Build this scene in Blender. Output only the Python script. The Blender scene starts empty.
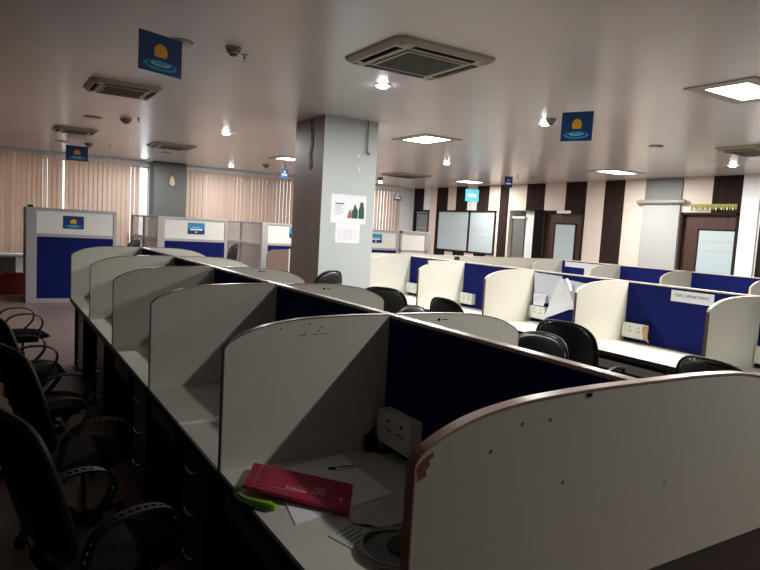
import bpy, bmesh, math, random
from mathutils import Vector, Matrix
random.seed(7)
SC = bpy.context.scene
COL = SC.collection
PI = math.pi

# ------------------------------------------------------------------ camera
yaw, pitch, roll = 0.5559, 0.0889, 0.0574
fw = Vector((math.sin(yaw)*math.cos(pitch), math.cos(yaw)*math.cos(pitch), -math.sin(pitch)))
rt = Vector((math.cos(yaw), -math.sin(yaw), 0)); up = rt.cross(fw)
rt2 = rt*math.cos(roll)+up*math.sin(roll); up2 = -rt*math.sin(roll)+up*math.cos(roll)
cam = bpy.data.objects.new('camera', bpy.data.cameras.new('camera'))
COL.objects.link(cam)
m = Matrix((rt2, up2, -fw)).transposed().to_4x4(); m.translation = Vector((-1.4731, -1.0148, 1.6822))
cam.matrix_world = m
cam.data.sensor_width = 36; cam.data.lens = 627.3/760*36; cam.data.clip_start = 0.02
SC.camera = cam

# ------------------------------------------------------------------ world / exposure
w = bpy.data.worlds.new('sky'); SC.world = w; w.use_nodes = True
bg = w.node_tree.nodes['Background']
bg.inputs[0].default_value = (0.93, 0.96, 1.0, 1); bg.inputs[1].default_value = 2.3
SC.view_settings.view_transform = 'Standard'; SC.view_settings.look = 'None'
SC.view_settings.gamma = 1; SC.view_settings.use_curve_mapping = False
SC.view_settings.exposure = 0.0
DOWN_W = 66      # compact downlights
PANEL_W = 98     # square light panels
CEIL = 3.08
# ------------------------------------------------------------------ materials
MATS = {}
def mat(name, col, rough=.6, metal=0, spec=.5, grain=None, noise=None, bump=None, emit=None, alpha=None, trans=None):
    if name in MATS: return MATS[name]
    m = bpy.data.materials.new(name); m.use_nodes = True; nt = m.node_tree
    b = nt.nodes['Principled BSDF']
    b.inputs['Base Color'].default_value = (*col, 1); b.inputs['Roughness'].default_value = rough
    b.inputs['Metallic'].default_value = metal; b.inputs['Specular IOR Level'].default_value = spec
    tc = nt.nodes.new('ShaderNodeTexCoord')
    if grain or noise:
        mp = nt.nodes.new('ShaderNodeMapping'); nt.links.new(tc.outputs['Object'], mp.inputs[0])
        n = nt.nodes.new('ShaderNodeTexNoise'); nt.links.new(mp.outputs[0], n.inputs['Vector'])
        n.inputs['Detail'].default_value = 5
        g = grain or noise                           # (scale xyz, amount)
        mp.inputs['Scale'].default_value = g[0]; n.inputs['Scale'].default_value = 1
        r = nt.nodes.new('ShaderNodeMapRange'); nt.links.new(n.outputs[0], r.inputs[0])
        r.inputs[1].default_value = .3; r.inputs[2].default_value = .7
        r.inputs[3].default_value = 1-g[1]; r.inputs[4].default_value = 1+g[1]*.5
        mx = nt.nodes.new('ShaderNodeVectorMath'); mx.operation = 'SCALE'
        mx.inputs[0].default_value = col; nt.links.new(r.outputs[0], mx.inputs['Scale'])
        nt.links.new(mx.outputs[0], b.inputs['Base Color'])
    if bump:
        n2 = nt.nodes.new('ShaderNodeTexNoise'); n2.inputs['Scale'].default_value = bump[0]
        nt.links.new(tc.outputs['Object'], n2.inputs['Vector'])
        bp = nt.nodes.new('ShaderNodeBump'); bp.inputs['Strength'].default_value = bump[1]; bp.inputs['Distance'].default_value = .01
        nt.links.new(n2.outputs[0], bp.inputs['Height']); nt.links.new(bp.outputs[0], b.inputs['Normal'])
    if emit:
        b.inputs['Emission Color'].default_value = (*emit[0], 1); b.inputs['Emission Strength'].default_value = emit[1]
    if alpha is not None: b.inputs['Alpha'].default_value = alpha
    if trans is not None: b.inputs['Transmission Weight'].default_value = trans
    MATS[name] = m; return m
LAM = mat('cream_laminate', (.645, .635, .560), .42, grain=((110, 110, 6), .04))
TOPL = mat('desk_laminate', (.64, .625, .555), .38, grain=((3, 3, 3), .06))
EDGE = mat('brown_edge_band', (.20, .115, .085), .28)
CAPM = mat('pink_wood_cap', (.55, .42, .36), .22)
BLUE = mat('blue_fabric', (.006, .012, .115), .9, spec=.15, noise=((140, 140, 140), .3))
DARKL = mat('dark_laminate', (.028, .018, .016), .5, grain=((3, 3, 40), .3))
BLACKP = mat('black_plastic', (.008, .008, .009), .5, spec=.3)
BLACKF = mat('black_mesh_fabric', (.005, .005, .006), .9, spec=.1)
LEATH = mat('black_leather', (.010, .011, .011), .34, bump=(160, .15))
SEATF = mat('brown_seat_fabric', (.005, .004, .004), .9, spec=.15)
CHROME = mat('chrome', (.62, .62, .62), .22, 1)
ALU = mat('aluminium', (.42, .41, .43), .42, .35)
WPAN = mat('white_panel', (.74, .75, .72), .3)
WPLAST = mat('white_plastic', (.76, .74, .68), .4)
HOLE = mat('dark_hole', (.006, .006, .006), .9, spec=.05)
WALLC = mat('cream_wall', (.63, .56, .50), .6, noise=((1, 1, 8), .05))
WALLW = mat('white_wall', (.74, .75, .76), .55)
DWOOD = mat('dark_wood', (.028, .017, .015), .85, spec=.08, grain=((20, 20, 1.5), .35))
DOORW = mat('brown_door_wood', (.062, .028, .022), .5, spec=.3, grain=((20, 20, 1.5), .3))
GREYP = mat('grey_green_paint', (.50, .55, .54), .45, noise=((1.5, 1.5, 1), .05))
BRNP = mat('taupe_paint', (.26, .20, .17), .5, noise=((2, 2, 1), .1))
DGREY = mat('dark_grey_paint', (.17, .18, .18), .6)
LGREY = mat('light_grey_paint', (.42, .43, .43), .6)
BEIGEP = mat('aged_beige_plastic', (.33, .305, .25), .45)
GRILL = mat('dark_grille', (.035, .030, .024), .6)
FROST = mat('frosted_glass', (.40, .49, .52), .35, emit=((.62, .80, .86), .03))  # weak emission puts the blue-white glow into the glass itself
PAPER = mat('white_paper', (.84, .85, .88), .7, spec=.2)
PAPG = mat('green_paper', (.55, .68, .64), .7, spec=.2)
INK = mat('ink', (.03, .03, .05), .8)
PINKINK = mat('pale_pink_ink', (.75, .35, .42), .7)
RED = mat('crimson_card', (.42, .008, .055), .42, noise=((30, 30, 30), .1))
GREEN = mat('lime_plastic', (.30, .62, .03), .25)
DGREEN = mat('dark_green', (.04, .10, .03), .5)
SIGNB = mat('sign_blue', (.006, .045, .16), .25)
SIGNL = mat('sign_light_blue', (.03, .26, .50), .25)
SIGNP = mat('sign_pale_blue', (.30, .58, .72), .25)
YEL = mat('sign_amber', (.75, .38, .03), .3)
CASEG = mat('grey_case', (.25, .245, .23), .4)
SCRN = mat('screen_fabric', (.36, .37, .37), .8)
GLASS = mat('clear_glass', (.95, .97, .97), .03, alpha=.12)
SIDEG = mat('hazy_side_glass', (.55, .58, .56), .12, alpha=.45)
SMOKE = mat('smoky_glass', (.40, .35, .36), .15, alpha=.75)
LAMP = mat('lamp_diffuser', (1, 1, 1), .5, emit=((1, .97, .93), 9.0))
LAMPD = mat('downlight_diffuser', (1, 1, 1), .5, emit=((.95, .98, 1), 70.0))
EXITM = mat('lit_sign', (.1, .6, .8), .4, emit=((.10, .50, .70), .6))
TAN = mat('tan_tape', (.52, .33, .13), .6)
GARL = mat('garland_green', (.20, .26, .04), .6)
GOLDM = mat('garland_gold', (.26, .22, .05), .5)
BROWNB = mat('brown_board', (.20, .135, .105), .5)
REDC = mat('red_crate', (.22, .02, .014), .4)
DBROWN = mat('chip_wood', (.24, .115, .04), .8, noise=((60, 60, 60), .3))
GLASSR = mat('plate_glass', (.25, .30, .30), .06, alpha=.45)
STEEL = mat('dull_steel', (.22, .20, .19), .3, .8)

# slats let daylight through
def slat_material():
    m = bpy.data.materials.new('blind_fabric'); m.use_nodes = True; nt = m.node_tree; nt.nodes.clear()
    o = nt.nodes.new('ShaderNodeOutputMaterial'); mix = nt.nodes.new('ShaderNodeMixShader')
    d = nt.nodes.new('ShaderNodeBsdfDiffuse'); t = nt.nodes.new('ShaderNodeBsdfTranslucent')
    d.inputs[0].default_value = (.74, .645, .565, 1); t.inputs[0].default_value = (.62, .475, .385, 1)
    mix.inputs[0].default_value = .5
    nt.links.new(d.outputs[0], mix.inputs[1]); nt.links.new(t.outputs[0], mix.inputs[2]); nt.links.new(mix.outputs[0], o.inputs[0])
    return m
SLAT = slat_material()

def ceiling_material():
    m = mat('ceiling_paint', (.60, .585, .57), .26, noise=((.6, .6, .6), .06), bump=(2.2, .10))
    return m
CEILM = ceiling_material()
def floor_material():
    m = bpy.data.materials.new('terracotta_floor_tile'); m.use_nodes = True; nt = m.node_tree
    b = nt.nodes['Principled BSDF']; b.inputs['Roughness'].default_value = .35
    tc = nt.nodes.new('ShaderNodeTexCoord')
    br = nt.nodes.new('ShaderNodeTexBrick'); nt.links.new(tc.outputs['Object'], br.inputs['Vector'])
    br.offset = 0; br.inputs['Scale'].default_value = 1; br.inputs['Brick Width'].default_value = .6; br.inputs['Row Height'].default_value = .6
    br.inputs['Mortar Size'].default_value = .004
    br.inputs['Color1'].default_value = (.30, .215, .185, 1); br.inputs['Color2'].default_value = (.27, .195, .17, 1); br.inputs['Mortar'].default_value = (.16, .10, .09, 1)
    n = nt.nodes.new('ShaderNodeTexNoise'); n.inputs['Scale'].default_value = 9; nt.links.new(tc.outputs['Object'], n.inputs['Vector'])
    mx = nt.nodes.new('ShaderNodeMixRGB'); mx.blend_type = 'MULTIPLY'; mx.inputs[0].default_value = .35
    nt.links.new(br.outputs[0], mx.inputs[1]); nt.links.new(n.outputs[0], mx.inputs[2]); nt.links.new(mx.outputs[0], b.inputs['Base Color'])
    return m
FLOORM = floor_material()

# ------------------------------------------------------------------ mesh helpers
class MB:
    def __init__(s): s.v = []; s.f = []; s.mi = []; s.M = Matrix()
    def add(s, vs, fs, mi=0):
        k = len(s.v); s.v += [tuple(s.M @ Vector(p)) for p in vs]
        for f in fs: s.f.append([i+k for i in f]); s.mi.append(mi)
        return s
    def box(s, x0, x1, y0, y1, z0, z1, mi=0):
        x0, x1 = min(x0, x1), max(x0, x1); y0, y1 = min(y0, y1), max(y0, y1); z0, z1 = min(z0, z1), max(z0, z1)
        vs = [(x, y, z) for z in (z0, z1) for y in (y0, y1) for x in (x0, x1)]
        return s.add(vs, [(0,2,3,1),(4,5,7,6),(0,1,5,4),(2,6,7,3),(0,4,6,2),(1,3,7,5)], mi)
    def prism(s, pts, d0, d1, axis='y', mi=0):
        """polygon pts extruded along axis from d0 to d1; pts are (a,b) in the other two axes"""
        n = len(pts)
        def P(a, b, d): return {'x': (d, a, b), 'y': (a, d, b), 'z': (a, b, d)}[axis]
        vs = [P(a, b, d0) for a, b in pts]+[P(a, b, d1) for a, b in pts]
        return s.add(vs, [tuple(range(n))[::-1], tuple(range(n, 2*n))]+[(i, (i+1) % n, n+(i+1) % n, n+i) for i in range(n)], mi)
    def tube(s, path, r, n=8, mi=0, closed=False):
        path = [Vector(p) for p in path]; N = len(path); k = len(s.v); vs = []
        prev = None
        for i, p in enumerate(path):
            a = path[i-1] if (i > 0 or closed) else p; b = path[(i+1) % N] if (i < N-1 or closed) else p
            t = (b-a).normalized()
            if prev is None:
                ref = Vector((0, 0, 1)) if abs(t.z) < .9 else Vector((1, 0, 0)); u = t.cross(ref).normalized()
            else: u = (prev-t*prev.dot(t)).normalized()
            prev = u; vv = t.cross(u); rr = r[i] if isinstance(r, (list, tuple)) else r
            for j in range(n):
                an = 2*PI*j/n; vs.append(p+u*math.cos(an)*rr+vv*math.sin(an)*rr)
        fs = []
        for i in range(N if closed else N-1):
            for j in range(n):
                a = i*n; b = ((i+1) % N)*n
                fs.append((a+j, a+(j+1) % n, b+(j+1) % n, b+j))
        if not closed: fs += [tuple(range(n))[::-1], tuple(range((N-1)*n, N*n))]
        return s.add(vs, fs, mi)
    def lathe(s, prof, c=(0, 0, 0), n=20, mi=0):
        """prof: (radius, z) list, around z through c"""
        vs = []; N = len(prof)
        for r, z in prof:
            for j in range(n): vs.append((c[0]+max(r, 1e-4)*math.cos(2*PI*j/n), c[1]+max(r, 1e-4)*math.sin(2*PI*j/n), c[2]+z))
        fs = [(i*n+j, i*n+(j+1) % n, (i+1)*n+(j+1) % n, (i+1)*n+j) for i in range(N-1) for j in range(n)]
        fs += [tuple(range(n))[::-1], tuple(range((N-1)*n, N*n))]
        return s.add(vs, fs, mi)
    def build(s, name, mats, parent=None, bevel=0, smooth=False, loc=None, seg=2):
        me = bpy.data.meshes.new(name); me.from_pydata(s.v, [], s.f)
        if not isinstance(mats, (list, tuple)): mats = [mats]
        for mm in mats: me.materials.append(mm)
        for p, i in zip(me.polygons, s.mi): p.material_index = i
        bm = bmesh.new(); bm.from_mesh(me); bmesh.ops.recalc_face_normals(bm, faces=bm.faces); bm.to_mesh(me); bm.free()
        if smooth:
            for p in me.polygons: p.use_smooth = True
            try: me.set_sharp_from_angle(angle=math.radians(40))
            except Exception: pass
        o = bpy.data.objects.new(name, me); COL.objects.link(o)
        if parent: o.parent = parent
        if loc: o.location = loc
        if bevel:
            b = o.modifiers.new('bevel', 'BEVEL'); b.width = bevel; b.segments = seg; b.limit_method = 'ANGLE'; b.angle_limit = math.radians(35)
        return o
def tag(o, label, cat, group=None, kind=None):
    o['label'] = label; o['category'] = cat
    if group: o['group'] = group
    if kind: o['kind'] = kind
    return o
def thing(name, label, cat, loc=(0, 0, 0), rz=0, group=None):
    o = bpy.data.objects.new(name, None); COL.objects.link(o); o.location = loc; o.rotation_euler = (0, 0, rz)
    o.empty_display_size = .1
    return tag(o, label, cat, group)
def struct(o):
    o['kind'] = 'structure'; return o
def dup(root, loc, rz, label, group=None, scale=None):
    def cp(o, par):
        c = o.copy(); COL.objects.link(c)
        if par: c.parent = par
        for ch in [x for x in ALLCH.get(o.name, [])]: cp(ch, c)
        return c
    r = cp(root, None); r.location = loc; r.rotation_euler = (0, 0, rz); r['label'] = label
    if group: r['group'] = group
    return r
ALLCH = {}
def register(root):
    ALLCH[root.name] = [o for o in COL.objects if o.parent == root]
    for o in ALLCH[root.name]: register(o)
def text_mesh(name, txt, size, material, parent, M, align='CENTER'):
    cu = bpy.data.curves.new(name, 'FONT'); cu.body = txt; cu.size = size; cu.align_x = align; cu.align_y = 'CENTER'; cu.extrude = .0004
    o = bpy.data.objects.new(name, cu); COL.objects.link(o)
    bpy.context.view_layer.update()
    me = bpy.data.meshes.new_from_object(o.evaluated_get(bpy.context.evaluated_depsgraph_get()))
    bpy.data.objects.remove(o); me.transform(M); me.materials.clear(); me.materials.append(material)
    q = bpy.data.objects.new(name, me); COL.objects.link(q); q.parent = parent
    return q

# ------------------------------------------------------------------ room shell
XR, YF, XL, YN = 10.5, 16.4, -5.0, -4.0
struct(MB().box(XL, XR+.2, YN, YF+.2, -.1, 0).build('floor', FLOORM))
struct(MB().box(XL, XR+.2, YN, YF+.2, CEIL, CEIL+.1).build('ceiling', CEILM))
struct(MB().box(XL-.1, XL, YN, YF+.2, 0, CEIL).build('wall_left', DWOOD))
struct(MB().box(XL-.1, XR+.2, YN-.1, YN, 0, CEIL).build('wall_near', mat('dim_wall', (.10, .10, .09), .7)))
# far wall: sill, lintel and piers round the blinded windows
f = MB()
f.box(XL, XR+.2, YF, YF+.2, 0, .6); f.box(XL, XR+.2, YF, YF+.2, 2.99, CEIL)
f.box(XL, -2.4, YF, YF+.2, .6, 2.99); f.box(2.03, 2.97, YF, YF+.2, .6, 2.99); f.box(9.8, XR+.2, YF, YF+.2, .6, 2.99)
f.box(XL, 1.9, YF, YF+.2, 2.95, 2.99)
struct(f.build('wall_far', [WALLW]))
struct(MB().box(-2.4, 1.9, 16.24, 16.4, .56, .60).build('trim_1', WALLW))
struct(MB().box(-2.5, 1.9, 16.12, 16.22, 3.03, 3.075).build('trim_2', WALLW))
struct(MB().box(2.99, 9.8, 16.12, 16.22, 3.03, 3.075).build('trim_3', WALLW))
for i, (x0, x1, n) in enumerate([(-2.4, 2.03, 4), (2.97, 9.8, 6)]):
    fr = MB()
    for k in range(n+1):
        x = x0+(x1-x0)*k/n; fr.box(max(x-.03, x0), min(x+.03, x1), 16.48, 16.53, .6, 2.98)
    fr.box(x0, x1, 16.48, 16.53, .6, .66); fr.box(x0, x1, 16.48, 16.53, 2.92, 2.98)
    wo = struct(fr.build('window_%d' % (i+1), ALU))
    MB().box(x0+.02, x1-.02, 16.50, 16.506, .64, 2.94).build('pane', GLASS, wo)
# round-edged far column between the windows
struct(MB().box(2.03, 2.83, 15.8, 16.4, 0, CEIL).build('trim_4', mat('far_column_paint', (.10, .103, .098), .85, spec=.1)))

# right wall in boards of cream and dark wood, with glazed openings
MD = [WALLC, DWOOD, WALLW, LGREY, DGREY, mat('pink_white_board', (.72, .60, .56), .6)]
stripes = [(YN, 2.2, 0), (2.2, 3.0, 1), (3.0, 5.0, 0), (5.0, 5.2, 1), (5.2, 5.54, 2), (5.54, 6.15, 1), (6.15, 6.78, 0), (6.78, 7.63, 3), (7.63, 8.17, 0), (8.17, 8.71, 1), (8.71, 9.23, 0),
           (9.23, 9.87, 1), (9.87, 10.55, 0), (10.55, 11.2, 1), (11.2, 11.86, 0), (11.86, 12.22, 1), (12.22, 12.67, 0), (12.67, 13.19, 1),
           (13.19, 13.62, 2), (13.62, 14.17, 1), (14.17, 14.57, 0), (14.57, 15.14, 1), (15.14, 15.50, 5), (15.5, 15.84, 2), (15.84, 16.45, 1), (16.45, YF+.2, 2)]
holes = [(5.58, 6.76, 0, 2.37), (9.24, 10.52, 0, 2.39), (10.86, 11.79, 0, 2.39), (12.31, 15.04, 1.13, 2.38), (15.5, 16.36, 0, 2.38)]
wm = MB()
for a, b, mi in stripes:
    cuts = sorted({a, b} | {c for h in holes for c in h[:2] if a < c < b})
    for y0, y1 in zip(cuts, cuts[1:]):
        mid = (y0+y1)/2; h = [h for h in holes if h[0] < mid < h[1]]
        if not h: wm.box(XR, XR+.2, y0, y1, 0, CEIL, mi)
        else:
            if h[0][2] > 0: wm.box(XR, XR+.2, y0, y1, 0, h[0][2], mi)
            wm.box(XR, XR+.2, y0, y1, h[0][3], CEIL, mi)
struct(wm.build('wall_right', MD))
struct(MB().box(XR-.03, XR, 6.78, 7.63, 2.64, CEIL-.002).build('trim_5', DGREY))
struct(MB().box(XR-.06, XR-.001, 5.22, 5.54, 0, CEIL-.002).build('trim_6', WALLW))
def door(n, y0, y1, ztop, g, wood=DOORW, glass=FROST, handle=True):
    d = struct(MB().box(XR+.06, XR+.10, y0, y1, .01, ztop).build('door_%d' % n, wood))
    # leaf with a tall frosted light, frame and lever
    fr = MB(); fr.box(XR-.02, XR+.12, y0, y0+.05, 0, ztop); fr.box(XR-.02, XR+.12, y1-.05, y1, 0, ztop); fr.box(XR-.02, XR+.12, y0, y1, ztop-.05, ztop)
    fr.build('door_frame', DWOOD, d)
    a, b, z0, z1 = g
    MB().box(XR+.045, XR+.06, a, b, z0, z1).build('glass_light', glass, d)
    ln = MB()
    for z in (1.62, 1.80): ln.box(XR+.041, XR+.045, a+.01, b-.01, z, z+.012)
    ln.build('glass_band', LGREY, d)
    bd = MB(); t = .03
    bd.box(XR+.04, XR+.062, a-t, a, z0-t, z1+t); bd.box(XR+.04, XR+.062, b, b+t, z0-t, z1+t); bd.box(XR+.04, XR+.062, a-t, b+t, z1, z1+t); bd.box(XR+.04, XR+.062, a-t, b+t, z0-t, z0)
    bd.build('glass_bead', DWOOD, d)
    if handle:
        h = MB(); h.tube([(XR+.05, a-.09, 1.0), (XR-.01, a-.09, 1.0), (XR-.01, a-.2, 1.0)], .012); h.box(XR+.04, XR+.06, a-.12, a-.06, .9, 1.12); h.build('door_handle', CHROME, d, smooth=True)
    return d
door(1, 9.24, 10.52, 2.39, (9.53, 10.15, .9, 2.05))
door(2, 5.58, 6.76, 2.37, (5.63, 6.37, .9, 2.02))
door(3, 15.5, 16.36, 2.38, (15.6, 16.26, .9, 2.25), LGREY, mat('grey_glass', (.20, .21, .20), .25))
# frosted window pair in the striped wall
fw_ = MB()
for y in (12.31, 13.44, 14.98): fw_.box(XR-.03, XR+.06, y, y+.06, 1.13, 2.38)
fw_.box(XR-.03, XR+.06, 12.31, 15.04, 2.33, 2.38); fw_.box(XR-.03, XR+.06, 12.31, 15.04, 1.13, 1.18)
wf = struct(fw_.build('window_3', DWOOD))
for a, b in ((12.37, 13.44), (13.50, 14.98)):
    MB().box(XR+.0, XR+.02, a, b, 1.18, 2.33).build('frosted_pane', FROST, wf)
    l = MB()
    for z in (1.62, 1.80): l.box(XR-.004, XR-.0005, a, b, z, z+.014)
    l.build('etched_line', LGREY, wf)
# side passage with a small inner blind
rc = MB(); rc.box(XR+.16, XR+.2, 10.86, 11.32, 0, 2.39); rc.box(XR+.7, XR+.75, 10.6, 12.1, 0, 2.6); rc.box(XR+.2, XR+.75, 10.82, 10.86, 0, 2.39); rc.box(XR+.2, XR+.75, 11.79, 11.83, 0, 2.39); rc.box(XR+.2, XR+.75, 10.82, 11.83, 2.39, 2.43); rc.box(XR+.2, XR+.75, 10.82, 11.83, -.1, 0)
struct(rc.build('wall_passage', WALLW))
struct(MB().box(XR-.012, XR, 10.50, 10.86, 0, 2.40).build('recess_shade_strip', HOLE))  # flat black strip painted on the wall for a dark recess
bl = thing('inner_blind', 'grey vertical blind hanging in the narrow passage opening of the striped wall', 'blind', (XR+.12, 11.55, 0))
q = MB()
for k in range(11): q.box(0, .012, -.22+k*.042-.001, -.22+k*.042+.030, .1, 2.18)
q.build('slats', mat('grey_blind', (.17, .17, .17), .8), bl)
MB().box(-.03, .03, -.25, .235, 2.18, 2.23).build('head_rail', WALLW, bl)
dsn = MB().box(-.012, 0, -.22, .22, -.035, .035).build('door_sign', WPLAST, loc=(XR-.021, 9.86, 2.355)); tag(dsn, 'narrow white plate across the top of the door beside the passage', 'sign')

# pillar in the middle of the room
pl = MB(); x0, x1, y0, y1 = 2.085, 2.87, 6.24, 7.13
pl.box(x0, x1, y0, y1, 0, CEIL)
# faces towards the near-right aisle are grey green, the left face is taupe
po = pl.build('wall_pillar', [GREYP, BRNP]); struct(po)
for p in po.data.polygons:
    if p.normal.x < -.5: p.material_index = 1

# ------------------------------------------------------------------ vertical blinds at the far windows
def blind(x0, x1, label, seed):
    rnd = random.Random(seed); t = thing('vertical_blind', label, 'blind', ((x0+x1)/2, 16.26, .62))
    s = MB(); n = int((x1-x0)/.105); c = (x0+x1)/2
    for k in range(n):
        x = x0+(k+.5)*(x1-x0)/n-c; a = math.radians(17+rnd.uniform(-9, 7)); wd = .061
        if rnd.random() < .025: a = math.radians(40)
        dx, dy = wd*math.cos(a), wd*math.sin(a); nx, ny = -math.sin(a)*.0012, math.cos(a)*.0012
        s.prism([(x-dx-nx, -dy-ny), (x+dx-nx, dy-ny), (x+dx+nx, dy+ny), (x-dx+nx, -dy+ny)], 0, 2.36, 'z')
    s.build('slats', SLAT, t)
    MB().box(x0-c, x1-c, -.03, .03, 2.36, 2.41).build('head_rail', WALLW, t)
    ch = MB(); ch.tube([(x0-c+.04, -.05, 2.36), (x0-c+.04, -.05, .5)], .004, 6); ch.build('pull_cord', WPLAST, t)
blind(-2.3, -.02, 'leftmost beige vertical blind over the far window, above the low sill', 1)
blind(.02, 1.76, 'beige vertical blind just left of the bright bare window strip', 2)
blind(2.86, 6.3, 'beige vertical blind right of the dark far column', 3)
blind(6.34, 8.5, 'beige vertical blind mostly hidden behind the big room pillar', 4)
blind(8.54, 9.79, 'rightmost beige vertical blind, seen just right of the big pillar', 5)

# ------------------------------------------------------------------ workstations
S = 1.25; W = .741; HS = 1.3187; HD = .74
PROF = [(0, 1.3187), (.2, 1.3187), (.4, 1.312), (.5, 1.302), (.58, 1.288), (.645, 1.268), (.70, 1.243), (.728, 1.224), (.741, 1.205)]
def smooth_prof(P, n=4):
    out = []
    for i in range(len(P)-1):
        p0, p1, p2, p3 = P[max(i-1, 0)], P[i], P[i+1], P[min(i+2, len(P)-1)]
        for k in range(n):
            t = k/n; out.append(tuple(.5*(2*b+(c-a)*t+(2*a-5*b+4*c-d)*t*t+(3*b-a-3*c+d)*t**3) for a, b, c, d in zip(p0, p1, p2, p3)))
    return out+[P[-1]]
PROF = smooth_prof(PROF)
def divider_parts(t, sign, zb=HD, prof=PROF, x_in=.022, double=False, th=.0125, front_edge=EDGE, top_edge=EDGE, face=LAM):
    pts = [(sign*x, z) for x, z in prof]
    if double: poly = [(-x, z) for x, z in prof[::-1]]+[(x, z) for x, z in prof[1:]]
    else:
        poly = [(sign*x_in, prof[0][1])]+pts[1:]
    xs = [p[0] for p in poly]
    body = [(poly[0][0], zb)]+poly+[(poly[-1][0], zb)] if double else [(sign*x_in, zb)]+poly+[(poly[-1][0], zb)]
    MB().prism(body, -th, th, 'y').build('panel', face, t)
    # edge banding follows the outline
    out = ([(poly[0][0], zb)] if double else [])+poly+[(poly[-1][0], zb)]
    e = MB(); T = th+.0012
    for i in range(len(out)-1):
        a, b = Vector((out[i][0], 0, out[i][1])), Vector((out[i+1][0], 0, out[i+1][1]))
        d = (b-a).normalized(); n = Vector((-d.z, 0, d.x)); 
        cx = Vector((sign*.35 if not double else 0, 0, 1.0))
        if n.dot(cx-a) > 0: n = -n
        e.add([a-n*.001+Vector((0, -T, 0)), b-n*.001+Vector((0, -T, 0)), b-n*.001+Vector((0, T, 0)), a-n*.001+Vector((0, T, 0)),
               a+n*.003+Vector((0, -T, 0)), b+n*.003+Vector((0, -T, 0)), b+n*.003+Vector((0, T, 0)), a+n*.003+Vector((0, T, 0))],
              [(0,1,2,3),(7,6,5,4),(0,4,5,1),(1,5,6,2),(2,6,7,3),(3,7,4,0)], 1 if abs(d.z) > .9 else 0)
    e.build('edge_band', [top_edge, front_edge], t)
def socket_box(loc, label, group, rz=0, fx=-1):
    t = thing('power_socket_box', label, 'socket box', loc, rz, group)
    # box sits on the screen face, front towards local -x
    MB().box(-.055, 0, -.12, .12, 0, .135).build('back_box', WPLAST, t, bevel=.003)
    p = MB().box(-.062, -.055, -.122, .122, -.002, .137).build('face_plate', WPAN, t, bevel=.002)
    for yc in (-.06, .035):
        h = MB()
        for dy, dz, r in ((0, .035, .006), (-.014, 0, .0045), (.014, 0, .0045), (0, -.012, .004)):
            h.box(-.0635, -.0615, yc+dy-r, yc+dy+r, .068+dz-r, .068+dz+r)
        h.build('socket', HOLE, p)
    for dy, dz in ((-.11, .012), (.11, .012), (-.11, .123), (.11, .123)): MB().box(-.0635, -.0615, dy-.003, dy+.003, dz-.003, dz+.003).build('screw', HOLE, p)
    for yc in (-.012, .085): MB().box(-.067, -.061, yc-.011, yc+.011, .045, .092).build('switch', WPLAST, p, bevel=.0015)
    cb = MB(); cb.tube([(-.03, .05, 0), (-.032, .07, -.02), (-.034, .10, -.028)], .005, 6); cb.build('cable', BLACKP, t)
    return t
def worktop(name_label, x0, x1, y0, y1, front):
    """continuous top from x0 (screen side) to x1 (front)"""
    t = thing('worktop', name_label, 'desk worktop', ((x0+x1)/2, (y0+y1)/2, HD-.03))
    hx, hy = abs(x1-x0)/2, (y1-y0)/2; sg = 1 if x1 > x0 else -1
    MB().box(-hx, hx, -hy, hy, 0, .03).build('top', TOPL, t)
    MB().box(sg*hx, sg*(hx+.012), -hy, hy, -.006, .0298).build('front_edge', BLACKP, t)
    return t
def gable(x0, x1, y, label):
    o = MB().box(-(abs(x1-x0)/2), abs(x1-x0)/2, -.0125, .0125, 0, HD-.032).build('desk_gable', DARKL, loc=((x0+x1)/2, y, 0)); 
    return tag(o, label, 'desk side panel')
def tray(loc, sx, label, ln=.62):
    t = thing('keyboard_tray', label, 'keyboard tray', loc)
    MB().box(-.16, .16, -ln/2, ln/2, 0, .016).build('shelf', DARKL, t)
    MB().box(sx*.16, sx*.175, -ln/2, ln/2, -.012, .055).build('front_board', mat('tray_greybrown', (.17, .15, .135), .5), t)
    MB().box(-.14, .14, -ln/2-.012, -ln/2, 0, .078).build('runner', STEEL, t); MB().box(-.14, .14, ln/2, ln/2+.012, 0, .078).build('runner', STEEL, t)
def pedestal(loc, sx, label):
    t = thing('drawer_pedestal', label, 'drawer unit', loc)
    MB().box(-.22, .22, -.2, .2, .05, .66).build('body', DARKL, t)
    for k, (z0, z1) in enumerate(((.47, .65), (.27, .46), (.06, .26))):
        d = MB().box(sx*.222, sx*.24, -.195, .195, z0, z1).build('drawer', mat('black_drawer', (.014, .012, .012), .35), t, bevel=.002)
        h = MB(); zc = z1-.07
        h.tube([(sx*.24, -.055, zc), (sx*.262, -.05, zc), (sx*.266, 0, zc-.004), (sx*.262, .05, zc), (sx*.24, .055, zc)], .0045, 8)
        h.build('handle', CHROME, d, smooth=True)
    c = MB()
    for x in (-.17, .17):
        for y in (-.15, .15): c.lathe([(.02, 0), (.025, .025), (.02, .05)], (x, y, 0), 10)
    c.build('castor', BLACKP, t, smooth=True)

GA = 'left-hand dividers of the nearest desk row'
YA = [0, S-.012, 2*S, 3*S, 4*S, 5*S+.31]
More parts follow.
